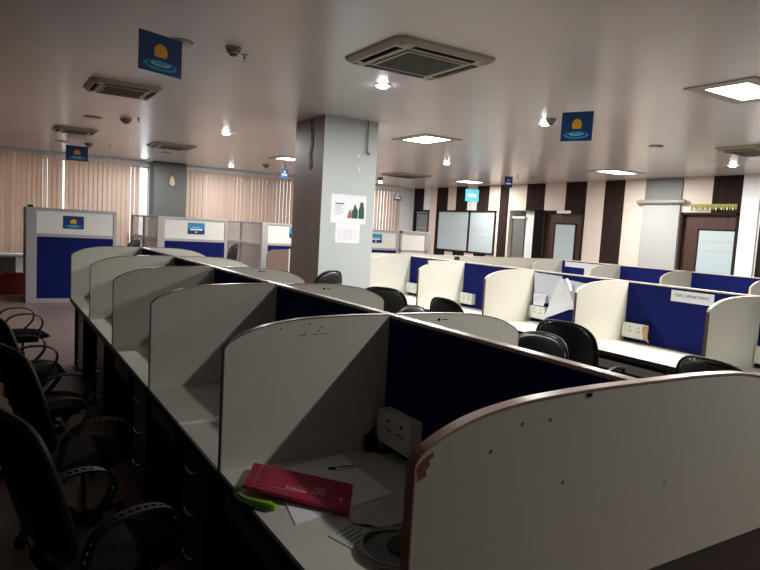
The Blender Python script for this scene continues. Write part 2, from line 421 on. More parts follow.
# --- row A screen
def spine(xc, y0, y1, ys, label, sides, thing_name='desk_screen', cap=None):
    t = thing(thing_name, label, 'desk screen', (xc, (y0+y1)/2, 0)); c = (y0+y1)/2
    MB().box(-.019, .019, y0-c, y1-c, 0, HS-.014).build('core', DARKL, t)
    MB().box(-.022, .022, y0-c, y1-c, HS-.014, HS).build('top_cap', cap or CAPM, t, bevel=.003)
    for sd in sides:
        for a, b in zip(ys, ys[1:]):
            MB().box(sd*.019, sd*.0215, a+.015-c, b-.015-c, HD+.01, HS-.016).build('fabric_panel', BLUE, t)
    if -1 in sides and 1 not in sides: MB().box(.019, .0215, y0-c, y1-c, 0, HS-.016).build('back_board', LAM, t)
    return t
spine(0, .015, YA[-1], [.015]+YA[1:], 'long blue-fabric screen down the middle of the nearest desk row, pinkish top cap', (-1, 1))
# nearest end panel
t = thing('end_divider', 'big curved laminate end panel closest to the camera, brown edge chipped at its corner', 'desk divider', (0, 0, 0))
divider_parts(t, 1, zb=.785, double=True, prof=[(0, 1.3215)]+[(x, z+.002) for x, z in PROF[1:]], th=.014, front_edge=mat('pinkish_edge', (.46, .29, .225), .3), top_edge=mat('pinkish_edge', (.46, .29, .225), .3))
ch = MB().prism([(-.728, 1.175), (-.738, 1.195), (-.735, 1.207), (-.718, 1.222), (-.700, 1.231), (-.697, 1.222), (-.708, 1.215), (-.706, 1.203), (-.716, 1.196), (-.713, 1.183)], -.0152, -.0138, 'y').build('chipped_wood', DBROWN, t)
MB().prism([(-.245, 1.311), (-.235, 1.313), (-.22, 1.312), (-.224, 1.303), (-.236, 1.304)], -.0152, -.0138, 'y').build('chip', HOLE, t)
for x, z in ((-.45, 1.262), (-.36, 1.262), (-.54, 1.21), (.11, 1.03), (-.3, 1.1)): MB().box(x-.003, x+.003, -.0148, -.0138, z-.003, z+.003).build('scuff_mark', mat('scuff', (.12, .08, .06), .8), t)
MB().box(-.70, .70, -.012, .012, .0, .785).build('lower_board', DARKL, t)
labA = ['laminate divider beside the crimson folder, the nearest left divider behind the end panel',
        'third laminate divider from the camera on the left side of the nearest desk row',
        'fourth laminate divider from the camera on the left side of the nearest desk row',
        'laminate divider one before the farthest on the left of the nearest row',
        'farthest left divider of the nearest desk row, in front of the blue cubicle panel']
labR = ['arched divider top right of the nearest screen, closest one to the camera',
        'arched divider top right of the nearest screen, second closest to the camera',
        'arched divider top with small black mark just left of the pillar foot',
        'pale arched divider top right of the nearest screen, second farthest from the camera',
        'farthest pale arched divider top right of the nearest screen, below the cubicles']
for i, y in enumerate(YA[1:]):
    t = thing('desk_divider', labA[i], 'desk divider', (0, y, 0), 0, 'left dividers of the nearest row'); divider_parts(t, -1)
    if i == 0:
        SCF = mat('scuff', (.12, .08, .06), .8)
        for x, z in ((-.52, 1.275), (-.40, 1.29), (-.36, 1.262), (-.42, 1.25), (-.345, 1.275), (-.15, .95), (-.15, .99), (-.06, .94), (-.06, .98)): MB().box(x-.004, x+.004, -.0135, -.0124, z-.0025, z+.0025).build('scuff_mark', SCF, t)
        for x, z in ((-.43, 1.245), (-.37, 1.248), (-.335, 1.25)): MB().box(x-.012, x+.012, -.0135, -.0124, z-.001, z+.001).build('scuff_mark', SCF, t)
    t = thing('desk_divider', labR[i], 'desk divider', (0, y, 0), 0, 'right dividers of the nearest row'); divider_parts(t, 1)
    if i in (0, 1, 2):
        q = MB().box(.235+.05*i, .25+.05*i, -.0135, -.0124, 1.285, 1.296).box(.262+.05*i, .29+.05*i, -.0135, -.0124, 1.288, 1.292)
        q.build('small_mark', HOLE, t)
worktop('long pale worktop carrying the crimson folder and papers, left of the nearest screen', -.0225, -.741, .016, YA[-1], -1)
worktop('worktop on the right of the nearest desk row, hidden behind its screen', .0225, .741, .016, YA[-1], 1)
wherel = ['below the crimson folder', 'under the second bay', 'under the third bay', 'under the fourth bay', 'under the farthest bay']
for i, (yg) in enumerate(YA[1:]):
    gable(-.70, -.022, yg-.02, 'dark side panel below the left worktop of the nearest row, '+['second', 'third', 'fourth', 'fifth', 'farthest'][i]+' from the camera')
    gable(.022, .70, yg-.02, 'dark side panel below the right worktop of the nearest row, '+['second', 'third', 'fourth', 'fifth', 'farthest'][i]+' from the camera')
for i, yp in enumerate((.42, 1.68, 2.87, 4.5, 5.86)):
    pedestal((-.475, yp, 0), -1, 'black three-drawer unit with chrome handles '+wherel[i]+', nearest row')
for i, yp in enumerate((.93, 2.2, 3.42, 4.95-.37+.01, 5.5)):
    if i < 3: tray((-.56, yp-.0, .617), -1, 'grey-fronted keyboard tray '+wherel[i]+' of the nearest row', .5)
socket_box((-.0215, S-.19, .795), 'dim white twin socket box on the dark screen of the nearest bay', None)
o = MB().lathe([(.036, 0), (.036, .002), (.03, .003)], (0, 0, 0), 20).build('cable_grommet', BLACKP, loc=(-.05, 1.17, HD+.0005)); tag(o, 'round black cable grommet in the worktop below the dim socket box', 'grommet')

# --- row B (bright, faces the aisle)
XB = 3.804; YB = [.39]+[1.64+S*k for k in range(5)]
spine(XB, .39, YB[-1], YB, 'blue screen of the middle desk row carrying the department notice', (-1,), cap=mat('cream_edge', (.60, .54, .45), .35))
worktop('bright cream worktop of the middle desk row', XB-.0225, XB-.741, .39, YB[-1], -1)
labB = ['near end divider of the middle desk row, just out to the right', 'arched cream divider at the right, right of the department notice', 'arched cream divider left of the bay with the department notice',
        'arched cream divider just left of the bay with the pinned papers', 'cream divider with a stepped top, second from the pillar', 'farthest cream divider of the middle row, touching the pillar in view']
STEP = [(0, 1.3187), (.2, 1.3187), (.595, 1.319), (.605, 1.318), (.612, 1.268), (.66, 1.254), (.70, 1.236), (.741, 1.21)]
creamE = mat('cream_edge', (.60, .54, .45), .35)
for i, y in enumerate(YB):
    t = thing('desk_divider', labB[i], 'desk divider', (XB, y, 0), 0, 'dividers of the middle row')
    divider_parts(t, -1, prof=STEP if i == 4 else PROF, top_edge=creamE)
for i, y in enumerate(YB):
    gable(XB-.70, XB-.022, y+(.02 if i == 0 else -.02), 'dark side panel below the middle-row worktop, '+['first', 'second', 'third', 'fourth', 'fifth', 'sixth'][i]+' from the camera')
bw = ['in the bay at the right edge', 'below the department notice', 'below the pinned papers', 'two bays left of the notice', 'in the farthest bay near the pillar']
for i in range(5):
    tray((XB-.60, YB[i]+.62, .617), -1, 'dark keyboard tray of the middle row '+bw[i], .66)
    socket_box((XB-.0215, YB[i+1]-.15, .787), ['white twin socket box at the right edge of view on the blue screen', 'white socket box with a tan tag below left of the department notice',
               'white socket box under the hanging pinned papers', 'white socket box on blue screen left of the arched divider, two bays from the pillar', 'white socket box nearest the pillar in the middle row'][i], None)
# --- row C (rear)
XC = 7.3895; YC = [1.98, 3.23, 4.48, 5.73, 6.98]
spine(XC, 1.98, 6.98, YC, 'blue screen of the rear desk row in front of the striped wall', (-1,), cap=mat('cream_edge', (.60, .54, .45), .35))
worktop('cream worktop of the rear desk row, mostly hidden behind the middle row', XC-.0225, XC-.741, 1.98, 6.98, -1)
labC = ['near end divider of the rear row, out to the right', 'small cream divider at the far right edge of the rear row', 'cream arched divider in front of the second door, rear row', 'cream arched divider below the dark stripe, rear row', 'farthest divider of the rear row, at the end of the long cream partition']
for i, y in enumerate(YC):
    t = thing('desk_divider', labC[i], 'desk divider', (XC, y, 0), 0, 'dividers of the rear row'); divider_parts(t, -1, top_edge=creamE, front_edge=creamE)
    gable(XC-.70, XC-.022, y+(.02 if i == 0 else -.02), 'dark side panel below the rear-row worktop, '+['first', 'second', 'third', 'fourth', 'fifth'][i]+' from the camera')
# cross partition behind rows B and C
t = thing('cross_partition', 'long low cream partition running across behind the middle desk row', 'partition', (5.2, 7.1, 0))
MB().box(-2.1, 2.16, -.0125, .0125, 0, 1.31).build('board', LAM, t); MB().box(-2.1, 2.16, -.0135, .0135, 1.31, 1.32).build('top_edge', creamE, t)
MB().box(-.24, -.135, -.02, -.013, 1.245, 1.305).build('brown_patch', DOORW, t)

# ------------------------------------------------------------------ cubicles by the windows
def pane_frame(mb, a0, a1, z0, z1, t, axis, pos, th=.025):
    """rectangular frame; axis 'x' = runs along x at y=pos, 'y' = runs along y at x=pos"""
    def bx(p, q, c, d):
        if axis == 'x': mb.box(p, q, pos-th, pos+th, c, d)
        else: mb.box(pos-th, pos+th, p, q, c, d)
    bx(a0, a0+t, z0, z1); bx(a1-t, a1, z0, z1); bx(a0+t, a1-t, z1-t, z1); bx(a0+t, a1-t, z0, z0+t)
def slab(a0, a1, z0, z1, axis, pos, th):
    return MB().box(a0, a1, pos-th, pos+th, z0, z1) if axis == 'x' else MB().box(pos-th, pos+th, a0, a1, z0, z1)
def cubicle(x0, x1, y, ztop, zmid, post, depth, label, lower=BLUE, panes=2, back=False):
    t = thing('cubicle', label, 'cubicle', (x0, y, 0)); L = x1-x0
    fr = MB(); fr.box(-post, 0, -.04, .06, 0, ztop); fr.box(L, L+.06, -.03, .03, 0, ztop)
    fr.box(0, L, -.03, .03, ztop-.05, ztop); fr.box(0, L, -.03, .03, zmid-.02, zmid+.04); fr.box(0, L, -.03, .03, 0, .08)
    xr = -post+.03
    if depth:
        fr.box(xr-.03, xr+.03, .06, depth, ztop-.04, ztop); fr.box(xr-.035, xr+.035, .06, depth, zmid-.05, zmid+.02); fr.box(xr-.03, xr+.03, .06, depth, 0, .08)
        for k in range(1, panes+1): yy = .06+(depth-.06)*k/panes; fr.box(xr-.03, xr+.03, yy-.05, yy, 0, ztop)
    fr.build('frame', ALU, t, bevel=.004)
    slab(0, L, zmid+.04, ztop-.05, 'x', 0, .012).build('upper_panel', WPAN, t)
    slab(0, L, .08, zmid-.02, 'x', 0, .018).build('lower_panel', lower, t)
    if depth:
        slab(.06, depth, zmid+.02, ztop-.04, 'y', xr, .004).build('glass_pane', SIDEG, t)
        slab(.06, depth, .08, zmid-.03, 'y', xr, .006).build('smoky_pane', SMOKE, t)
    return t
c1 = cubicle(-.80, .47, 11.8, 1.72, 1.22, .17, 1.1, 'leftmost blue and white cubicle with a wide grey corner post')
MB().box(-.15, -.06, -.02, .05, 1.72, 1.76).build('post_cap', BLACKP, c1)
cubicle(1.66, 2.97, 12.9, 1.69, 1.19, .15, 3.0, 'blue and white glazed cubicle in front of the dark far column')
cubicle(4.0, 5.4, 12.9, 1.68, 1.17, .15, 3.0, 'blue and white glazed cubicle just left of the big pillar, brown board before it')
cubicle(6.3, 7.60, 12.9, 1.66, 1.16, .12, 0, 'blue and white cubicle just right of the big pillar')
t = thing('glazed_partition', 'plain off-white framed partition between the pillar and the frosted windows', 'partition', (7.70, 12.9, 0))
fr = MB(); fr.box(0, .85, -.03, .03, 1.60, 1.67); fr.box(0, .06, -.03, .03, 0, 1.67); fr.box(.82, 1.0, -.03, .05, 0, 1.67); fr.box(0, .9, -.03, .03, 1.12, 1.17); fr.box(0, .9, -.03, .03, 0, .08); fr.build('frame', ALU, t, bevel=.004)
MB().box(.06, .82, -.012, .012, 1.17, 1.60).build('upper_panel', WPAN, t); MB().box(.06, .82, -.018, .018, .08, 1.12).build('lower_panel', WPAN, t)
# brown board
t = thing('brown_desk_end', 'plain brown board with a rounded shoulder standing left of the big pillar', 'desk end board', (3.9, 12.0, 0))
MB().prism([(-.25, 0), (-.25, 1.0), (-.22, 1.05), (-.12, 1.09), (.26, 1.11), (.26, 0)], -.015, .015).build('board', BROWNB, t)
MB().box(.26, .29, -.02, .02, 0, 1.12).build('pale_edge', WPAN, t)

# ------------------------------------------------------------------ signs
def art(bw, bh, parent, y, s=1):
    """lotus-sun artwork on a board of size bw x bh standing in the xz plane, origin at its top centre"""
    def disc(cx, cz, rx, rz, a0, a1, mt, name, off):
        n = 22; pts = [(cx+rx*math.cos(a0+(a1-a0)*i/n), cz+rz*math.sin(a0+(a1-a0)*i/n)) for i in range(n+1)]
        MB().prism(pts, y-off*s, y-(off-.0006)*s, 'y').build(name, mt, parent)
    disc(0, -bh*.46, bw*.155, bh*.22, -.6, PI+.6, YEL, 'amber_sun', .0008)
    disc(0, -bh*.80, bw*.40, bh*.13, 0, 2*PI, SIGNL, 'blue_wave', .0008)
    disc(0, -bh*.78, bw*.31, bh*.085, 0, 2*PI, SIGNB, 'dark_wave', .0014)
    disc(0, -bh*.76, bw*.24, bh*.06, 0, 2*PI, SIGNP, 'pale_wave', .0020)
    disc(0, -bh*.745, bw*.18, bh*.035, 0, 2*PI, SIGNL, 'inner_wave', .0026)
def hanging_sign(p, q, ztop, h, label, lit=False, plain=False):
    p = Vector((*p, ztop)); q = Vector((*q, ztop)); c = (p+q)/2; d = q-p; bw = d.length; rz = math.atan2(d.y, d.x)
    t = thing('hanging_sign', label, 'hanging sign', c, rz, 'hanging ceiling signs')
    MB().box(-bw/2, bw/2, -.003, .003, -h, 0).build('board', EXITM if lit else SIGNB, t)
    cd = MB()
    for x in (-bw*.35, bw*.35): cd.tube([(x, 0, -.002), (x, 0, CEIL-ztop)], .0014, 5)
    cd.build('cord', WPLAST, t)
    if lit:
        b = MB(); b.box(-bw*.28, bw*.28, -.0042, -.003, -h*.62, -h*.38); b.build('white_bar', mat('lit_white', (.8, .9, .9), .4, emit=((.9, 1, 1), 1.2)), t)
    elif plain:
        MB().box(-bw*.32, bw*.32, -.0042, -.003, -h*.7, -h*.58).build('white_bar', WPAN, t)
        MB().lathe([(bw*.12, 0), (bw*.12, .001)], (0, 0, 0), 14).build('amber_sun', YEL, t).matrix_local = Matrix.Translation((0, -.003, -h*.35)) @ Matrix.Rotation(PI/2, 4, 'X')
    else:
        art(bw, h, t, -.003); art(bw, h, t, .003, -1)
hanging_sign((-.627, 3.643), (-.306, 3.775), 2.95, .265, 'blue sign with amber sun hanging at the upper left, nearest of the ceiling signs')
hanging_sign((3.40, 3.545), (3.53, 3.262), 2.95, .285, 'blue sign with amber sun hanging right of centre, tilted toward the aisle')
hanging_sign((-.242, 13.0), (.155, 13.0), 2.98, .29, 'small dark blue sign hanging before the left blinds')
hanging_sign((4.10, 12.5), (4.29, 12.52), 2.92, .2, 'tiny sign hanging just left of the big pillar', plain=True)
hanging_sign((7.47, 10.0), (7.85, 10.0), 2.68, .265, 'glowing cyan sign hanging before the frosted windows', lit=True)
hanging_sign((6.765, 8.0), (6.90, 7.93), 2.81, .21, 'narrow blue sign hanging edge-on before the striped wall', plain=True)
hanging_sign((8.13, 14.0), (8.39, 14.0), 2.735, .23, 'small dark sign hanging just right of the big pillar', plain=True)
def cab_sign(x, y, z0, w_, h_, label, kind):
    t = thing('cubicle_sign', label, 'sign', (x, y, z0+h_), 0, 'small blue signs on the cubicles')
    MB().box(-w_/2, w_/2, -.004, 0, -h_, 0).build('plate', SIGNB if kind else SIGNL, t)
    if kind: art(w_, h_, t, -.004)
    else:
        MB().box(-w_/2, w_/2, -.0046, -.004, -h_, -h_*.55).build('dark_lower_band', SIGNB, t)
        MB().box(-w_*.36, w_*.36, -.0056, -.0046, -h_*.66, -h_*.52).build('white_bar', WPAN, t)
        MB().box(-w_*.22, w_*.22, -.0052, -.004, -h_*.42, -h_*.36).build('pale_line', SIGNP, t)
        MB().box(-w_*.06, w_*.06, -.0056, -.0046, -h_*.86, -h_*.76).build('white_mark', WPAN, t)
cab_sign(-.208, 11.787, 1.36, .345, .235, 'small sign with amber sun on the leftmost cubicle', True)
cab_sign(2.335, 12.887, 1.335, .37, .25, 'blue sign with white bar on the cubicle before the far column', False)
cab_sign(4.72, 12.887, 1.35, .36, .25, 'blue sign on the cubicle left of the big pillar, half hidden by it', False)
cab_sign(6.96, 12.887, 1.32, .36, .23, 'dark blue sign on the cubicle just right of the big pillar', False)

# department notice on row B
t = thing('paper_notice', 'white paper notice reading CIVIL DEPARTMENT pinned on the blue screen', 'notice', (XB-.0222, 2.22, 1.235))
MB().box(-.0015, 0, -.2, .2, -.05, .05).add([(-.0015, -.2, -.05), (-.0015, -.165, -.05), (-.0015, -.2, -.075), (0, -.2, -.05), (0, -.165, -.05), (0, -.2, -.075)], [(0, 1, 2), (3, 5, 4), (0, 2, 5, 3), (1, 4, 5, 2), (0, 3, 4, 1)]).build('sheet', PAPER, t)
M = Matrix.Translation((-.002, 0, .006)) @ Matrix.Rotation(-PI/2, 4, 'Z') @ Matrix.Rotation(PI/2, 4, 'X')
text_mesh('lettering', 'CIVIL DEPARTMENT', .037, INK, t, M)

def sheet(name, pts, mt, label, cat, th=.0008, curl=.0, base=None, group=None, nx=7):
    """thin quad sheet through 4 corner points, with a curl; returns thing"""
    P = [Vector(p) for p in pts]; c = sum(P, Vector())/4
    n = (P[1]-P[0]).cross(P[3]-P[0]).normalized(); vs = []; fs = []
    for j in range(nx+1):
        for i in range(nx+1):
            u, v = i/nx, j/nx
            p = P[0]*(1-u)*(1-v)+P[1]*u*(1-v)+P[2]*u*v+P[3]*(1-u)*v
            k = curl*(.6*math.sin(4*u+3*v+len(label))*math.cos(5*v-2*u)+(.12 if (i+2*j) % 4 == 0 else 0)); vs.append(p-c+n*k)
    k = len(vs); vs += [v-n*th for v in vs]
    for j in range(nx):
        for i in range(nx):
            a = j*(nx+1)+i; fs += [(a, a+1, a+nx+2, a+nx+1), (k+a+nx+1, k+a+nx+2, k+a+1, k+a)]
    bd = [(i, i+1) for i in range(nx)]+[(nx*(nx+1)+i+1, nx*(nx+1)+i) for i in range(nx)]+[((j+1)*(nx+1), j*(nx+1)) for j in range(nx)]+[(j*(nx+1)+nx, (j+1)*(nx+1)+nx) for j in range(nx)]
    fs += [(a, k+a, k+b, b) for a, b in bd]
    o = MB().add(vs, fs).build(name, mt, loc=c)
    return tag(o, label, cat, group)
PINP = mat('lavender_paper', (.60, .62, .68), .75, spec=.2)
# papers pinned in the bay of row B (hang in front of the blue screen)
xq = XB-.026
G = 'papers pinned on the middle row screen'
sheet('pinned_sheet', [(xq-.008, 4.11, 1.295), (xq-.008, 3.70, 1.285), (xq-.008, 3.74, .98), (xq-.008, 4.10, .95)], PINP, 'wide crumpled white sheet pinned in the middle row, left one of the bunch', 'paper', curl=.012, group=G)
sheet('pinned_sheet', [(xq-.035, 4.08, 1.06), (xq-.035, 3.88, 1.07), (xq-.070, 3.88, .935), (xq-.070, 4.04, .935)], PINP, 'small creased white sheet hanging lowest left in the pinned bunch', 'paper', curl=.010, group=G)
sheet('pinned_sheet', [(xq-.075, 3.68, 1.275), (xq-.075, 3.60, 1.26), (xq-.075, 3.44, .98), (xq-.085, 3.86, .80)], mat('soft_white_paper', (.70, .71, .75), .7, spec=.2), 'triangular white sheet hanging diagonally from a pin', 'paper', curl=.012, group=G)
sheet('pinned_sheet', [(xq-.010, 3.66, 1.26), (xq-.010, 3.36, 1.24), (xq-.010, 3.38, .96), (xq-.010, 3.70, .93)], PINP, 'white sheet pinned at the back right of the bunch', 'paper', curl=.008, group=G)
rl = MB(); rl.tube([(-.0, 0, 0), (0, -.05, -.07), (0, -.07, -.12)], .022, 12); o = rl.build('rolled_sheet', PINP, loc=(xq-.085, 3.58, 1.265), smooth=True); tag(o, 'white sheet rolled into a tube at the top of the pinned bunch', 'paper')
xr_ = XC-.026
sheet('pinned_sheet', [(xr_, 6.9, 1.29), (xr_, 5.95, 1.29), (xr_, 5.95, 1.20), (xr_, 6.9, 1.2)], PINP, 'long pale sheet pinned along the top of the rear row screen', 'paper', curl=.003, group='papers on the rear row screen')
sheet('pinned_sheet', [(xr_-.006, 6.45, 1.22), (xr_-.006, 6.0, 1.22), (xr_-.006, 6.0, 1.0), (xr_-.006, 6.45, 1.0)], PINP, 'pale sheet pinned under the long one on the rear row screen', 'paper', curl=.003, group='papers on the rear row screen')
tg = MB().prism([(-.03, -.0), (.035, 0), (.03, -.07), (.01, -.12), (-.045, -.145), (-.02, -.09)], -.003, .003, 'x').build('tape_tag', TAN, loc=(XB-.0885, 2.60, .915)); tag(tg, 'tan strip hanging over the socket box below the department notice', 'tape')
# white crumpled paper at the right of the desk in the notice bay
sheet('loose_sheet', [(XB-.03, 2.02, .78), (XB-.03, 1.9, .745), (XB-.10, 1.88, .742), (XB-.10, 2.02, .742)], PAPER, 'small white scrap on the middle worktop beside the divider right of the notice', 'paper', curl=.005)

# pillar posters
yp = 6.24-.001
t = thing('wall_poster', 'white printed poster with dark green figures high on the pillar', 'poster', (2.485, yp, 1.92), 0)
MB().box(-.26, .26, -.002, 0, -.19, .18).build('sheet', PAPER, t)
bl_ = MB()
for k in range(7): bl_.box(-.20, -.20+random.uniform(.08, .17), -.003, -.002, .035-k*.018, .041-k*.018)
bl_.build('printed_lines', LGREY, t); MB().box(-.20, -.07, -.003, -.002, .055, .068).build('heading', INK, t)
fg = MB()
fg.prism([(.055, -.12), (.05, -.02), (.07, .0), (.075, .03), (.085, .06), (.10, .06), (.108, .03), (.125, .01), (.14, -.02), (.14, -.12)], -.003, -.002)
fg.prism([(.15, -.12), (.15, .0), (.165, .04), (.17, .09), (.19, .10), (.215, .09), (.225, .04), (.235, -.02), (.235, -.12)], -.003, -.002)
fg.build('green_figures', mat('poster_green', (.01, .08, .035), .6), t)
MB().prism([(-.02, -.12), (.0, -.04), (.03, .0), (.05, -.06), (.06, -.12)], -.0033, -.002).build('hand_shape', mat('poster_skin', (.32, .16, .11), .7), t)
t = thing('wall_notice', 'smaller white notice with a printed table below the poster on the pillar', 'notice', (2.485, yp, 1.60), 0)
MB().box(-.18, .18, -.002, 0, -.125, .128).build('sheet', PAPER, t)
b_ = MB()
for k in range(6): b_.box(-.14, .13, -.003, -.002, .05-k*.026, .0525-k*.026)
for x in (-.14, -.03, .05, .13): b_.box(x-.001, x+.001, -.003, -.002, -.08, .052)
b_.build('printed_table', mat('grey_ink', (.28, .28, .3), .8), t)
# pipe, plug and hanging wire on the pillar
t = thing('conduit_pipe', 'short dark pipe with a bent tip hanging on the right of the pillar face', 'pipe', (2.705, 6.215, 0))
q = MB(); q.tube([(0, 0, CEIL), (0, 0, 2.73), (0, .0, 2.69)], .011, 8); q.build('pipe', CASEG, t, smooth=True); q = MB(); q.tube([(0, 0, 2.70), (0, -.01, 2.66), (.02, -.015, 2.645), (.03, -.012, 2.66)], .014, 8); q.build('tip', STEEL, t, smooth=True)
q = MB(); q.tube([(0, 0, CEIL), (0, .01, 2.9), (.0, -.01, 2.72), (0, .03, 2.62), (0, 0, 2.5), (0, .02, 2.42)], .005, 6); o = q.build('loose_wire', BLACKP, loc=(2.078, 6.62, 0), smooth=True); tag(o, 'thin dark wire dangling down the taupe side of the pillar', 'wire')
for (x, z, l) in ((2.59, 2.61, 'upper white patch on the pillar face above the poster'), (2.605, 2.45, 'lower white patch on the pillar face above the poster')):
    o = MB().box(-.018, .018, -.004, 0, -.03, .025).build('tape_patch', WPLAST, loc=(x, 6.239, z)); tag(o, l, 'tape patch')

# ------------------------------------------------------------------ things on the near desk
ZD = HD+.0005
def flat(name, corners, z0, z1, mt, label, cat, parent=None):
    c = Vector((sum(p[0] for p in corners)/len(corners), sum(p[1] for p in corners)/len(corners), 0))
    o = MB().prism([(p[0]-c.x, p[1]-c.y) for p in corners], z0, z1, 'z').build(name, mt, loc=c)
    return tag(o, label, cat)
# white envelope (square, rotated)
def mid(a, b, k=.5): return (a[0]+(b[0]-a[0])*k, a[1]+(b[1]-a[1])*k)
E_ = [(-.245, 1.205), (-.250, .785), (-.660, .715), (-.575, 1.135)]
t = thing('white_envelope', 'large white envelope with a dark blue logo lying under the crimson folder', 'envelope', (-.43, .95, ZD))
MB().prism([(x+.43, y-.95) for x, y in E_], 0, .003, 'z').build('envelope_body', mat('bright_white_paper', (.92, .92, .95), .6, spec=.2), t)
lg = MB(); 
n = 16; pts = [(.085+.020*math.cos(2*PI*i/n), .125+.015*math.sin(2*PI*i/n)) for i in range(n)]
lg.prism(pts, .003, .0036, 'z'); lg.build('logo_oval', mat('navy_ink', (.01, .015, .10), .6), t)
lb = MB()
for k in range(5): lb.box(.115+k*.013, .124+k*.013, .118-k*.002, .134-k*.002, .003, .0036)
lb.box(.085, .185, .098, .102, .003, .0036); lb.build('logo_lettering', INK, t)
# crimson folder
F_ = [(-.627, 1.205), (-.364, .900), (-.490, .700), (-.742, 1.012)]
t = thing('crimson_folder', 'crimson printed card folder lying on the white envelope', 'folder', (-.552, .938, ZD+.014)); t.rotation_euler = (0, .05, 0)
F2 = [(x+.556, y-.955) for x, y in F_]
MB().prism(F2, 0, .012, 'z').build('cover', RED, t, bevel=.001)
a = Vector((*F2[3], 0)); bx_ = (Vector((*F2[2], 0))-a); by_ = (Vector((*F2[0], 0))-a); ex = bx_.normalized(); ey = by_.normalized()
wl_, hl_ = bx_.length, by_.length
def onf(u, v): return a+bx_*u+by_*v
pr = MB()
def q4(u0, u1, v0, v1, mb): 
    P = [onf(u0, v0), onf(u1, v0), onf(u1, v1), onf(u0, v1)]
    mb.prism([(p.x, p.y) for p in P], .0121, .0126, 'z')
for k in range(9): q4(.40+k*.022, .415+k*.022, .26, .34+.04*(k % 3 == 0), pr)
for k in range(6): q4(.64+k*.022, .655+k*.022, .30+.05*(k % 2), .42+.08*(k % 2), pr)
for k in range(5): q4(.66+k*.022, .675+k*.022, .50, .58, pr)
q4(.30, .52, .20, .212, pr); q4(.30, .60, .42, .43, pr); q4(.9, .93, .3, .42, pr)
pr.build('printed_text', PINKINK, t)
bd = MB(); q4(.185, .192, .02, .98, bd); 
for k in range(6):
    for j in range(2):
        c = onf(.05+.09*j, .1+.16*k); nn = 10
        bd.prism([(c.x+.012*math.cos(2*PI*i/nn), c.y+.012*math.sin(2*PI*i/nn)) for i in range(nn)], .0121, .0125, 'z')
bd.build('printed_border', mat('dark_crimson', (.20, .004, .03), .5), t)
# lime green plastic pouch under the folder
t = thing('lime_pouch', 'lime green plastic pouch with a dark strap sticking out under the crimson folder', 'pouch', (-.70, .95, ZD))
q = MB(); q.tube([(-.052, .045, .008), (-.045, -.01, .009), (-.015, -.065, .011), (.008, -.10, .013), (.020, -.118, .012)], [.005, .008, .011, .014, .009], 10); q.build('pouch', GREEN, t, smooth=True)
q = MB(); q.tube([(-.025, .115, .006), (-.032, .095, .009), (-.036, .07, .008)], [.004, .008, .005], 8); q.build('pouch_corner', GREEN, t, smooth=True)
q = MB(); q.tube([(-.062, .06, .005), (-.064, 0, .005), (-.04, -.07, .005), (-.01, -.115, .005)], .0045, 8); q.build('strap', DGREEN, t, smooth=True)
# papers near the glass plate
sheet('crumpled_receipt', [(-.50, .645, ZD+.010), (-.31, .735, ZD+.010), (-.20, .60, ZD+.010), (-.44, .56, ZD+.010)], mat('grey_paper', (.58, .54, .54), .8), 'crumpled greyish paper right of the crimson folder', 'paper', curl=.010)
t = thing('printed_leaflet', 'pale green printed leaflet poking out from under the round glass plate', 'leaflet', (-.50, .55, ZD+.001))
L_ = [(-.075, .095), (.09, .105), (.11, -.06), (-.09, -.13)]
MB().prism([(-.10, .06), (.04, .115), (.12, -.05), (-.04, -.16)], 0, .0015, 'z').build('sheet', PAPG, t)
pr = MB()
for k in range(9): 
    u = k/9; p0 = Vector((-.075+u*.05, .055-u*.17, 0)); p1 = p0+Vector((.11, .045, 0))*(.55+.35*random.random()); d = Vector((.0015, -.005, 0))
    pr.prism([(p0.x, p0.y), (p1.x, p1.y), ((p1+d).x, (p1+d).y), ((p0+d).x, (p0+d).y)], .0015, .0019, 'z')
pr.build('printed_lines', mat('leaflet_ink', (.12, .18, .17), .8), t)
t = thing('glass_plate', 'round glass dish with a dull metal rim at the foot of the end panel', 'dish', (-.455, .43, ZD+.004))
MB().lathe([(.085, 0), (.112, .006), (.112, .010), (.085, .004)], (0, 0, 0), 40).build('glass_disc', GLASSR, t, smooth=True)
q = MB(); q.tube([(.113*math.cos(2*PI*i/40), .113*math.sin(2*PI*i/40), .012) for i in range(40)], .009, 10, closed=True); q.build('rim', STEEL, t, smooth=True)
q = MB().lathe([(.06, 0), (.06, .012), (.05, .014)], (0.03, .0, .004), 30).build('dark_centre', mat('dark_cloth', (.03, .035, .035), .6), t, smooth=True)
# black adapter beside the socket box
t = thing('plug_adapter', 'small black adapter leaning on the divider beside the dim socket box', 'adapter', (-.10, 1.195, ZD))
MB().box(-.025, .025, -.02, .02, 0, .07).build('body', BLACKP, t, bevel=.006); q = MB(); q.tube([(0, 0, .07), (.01, 0, .10), (.05, -.02, .09)], .005, 6); q.build('lead', BLACKP, t, smooth=True)

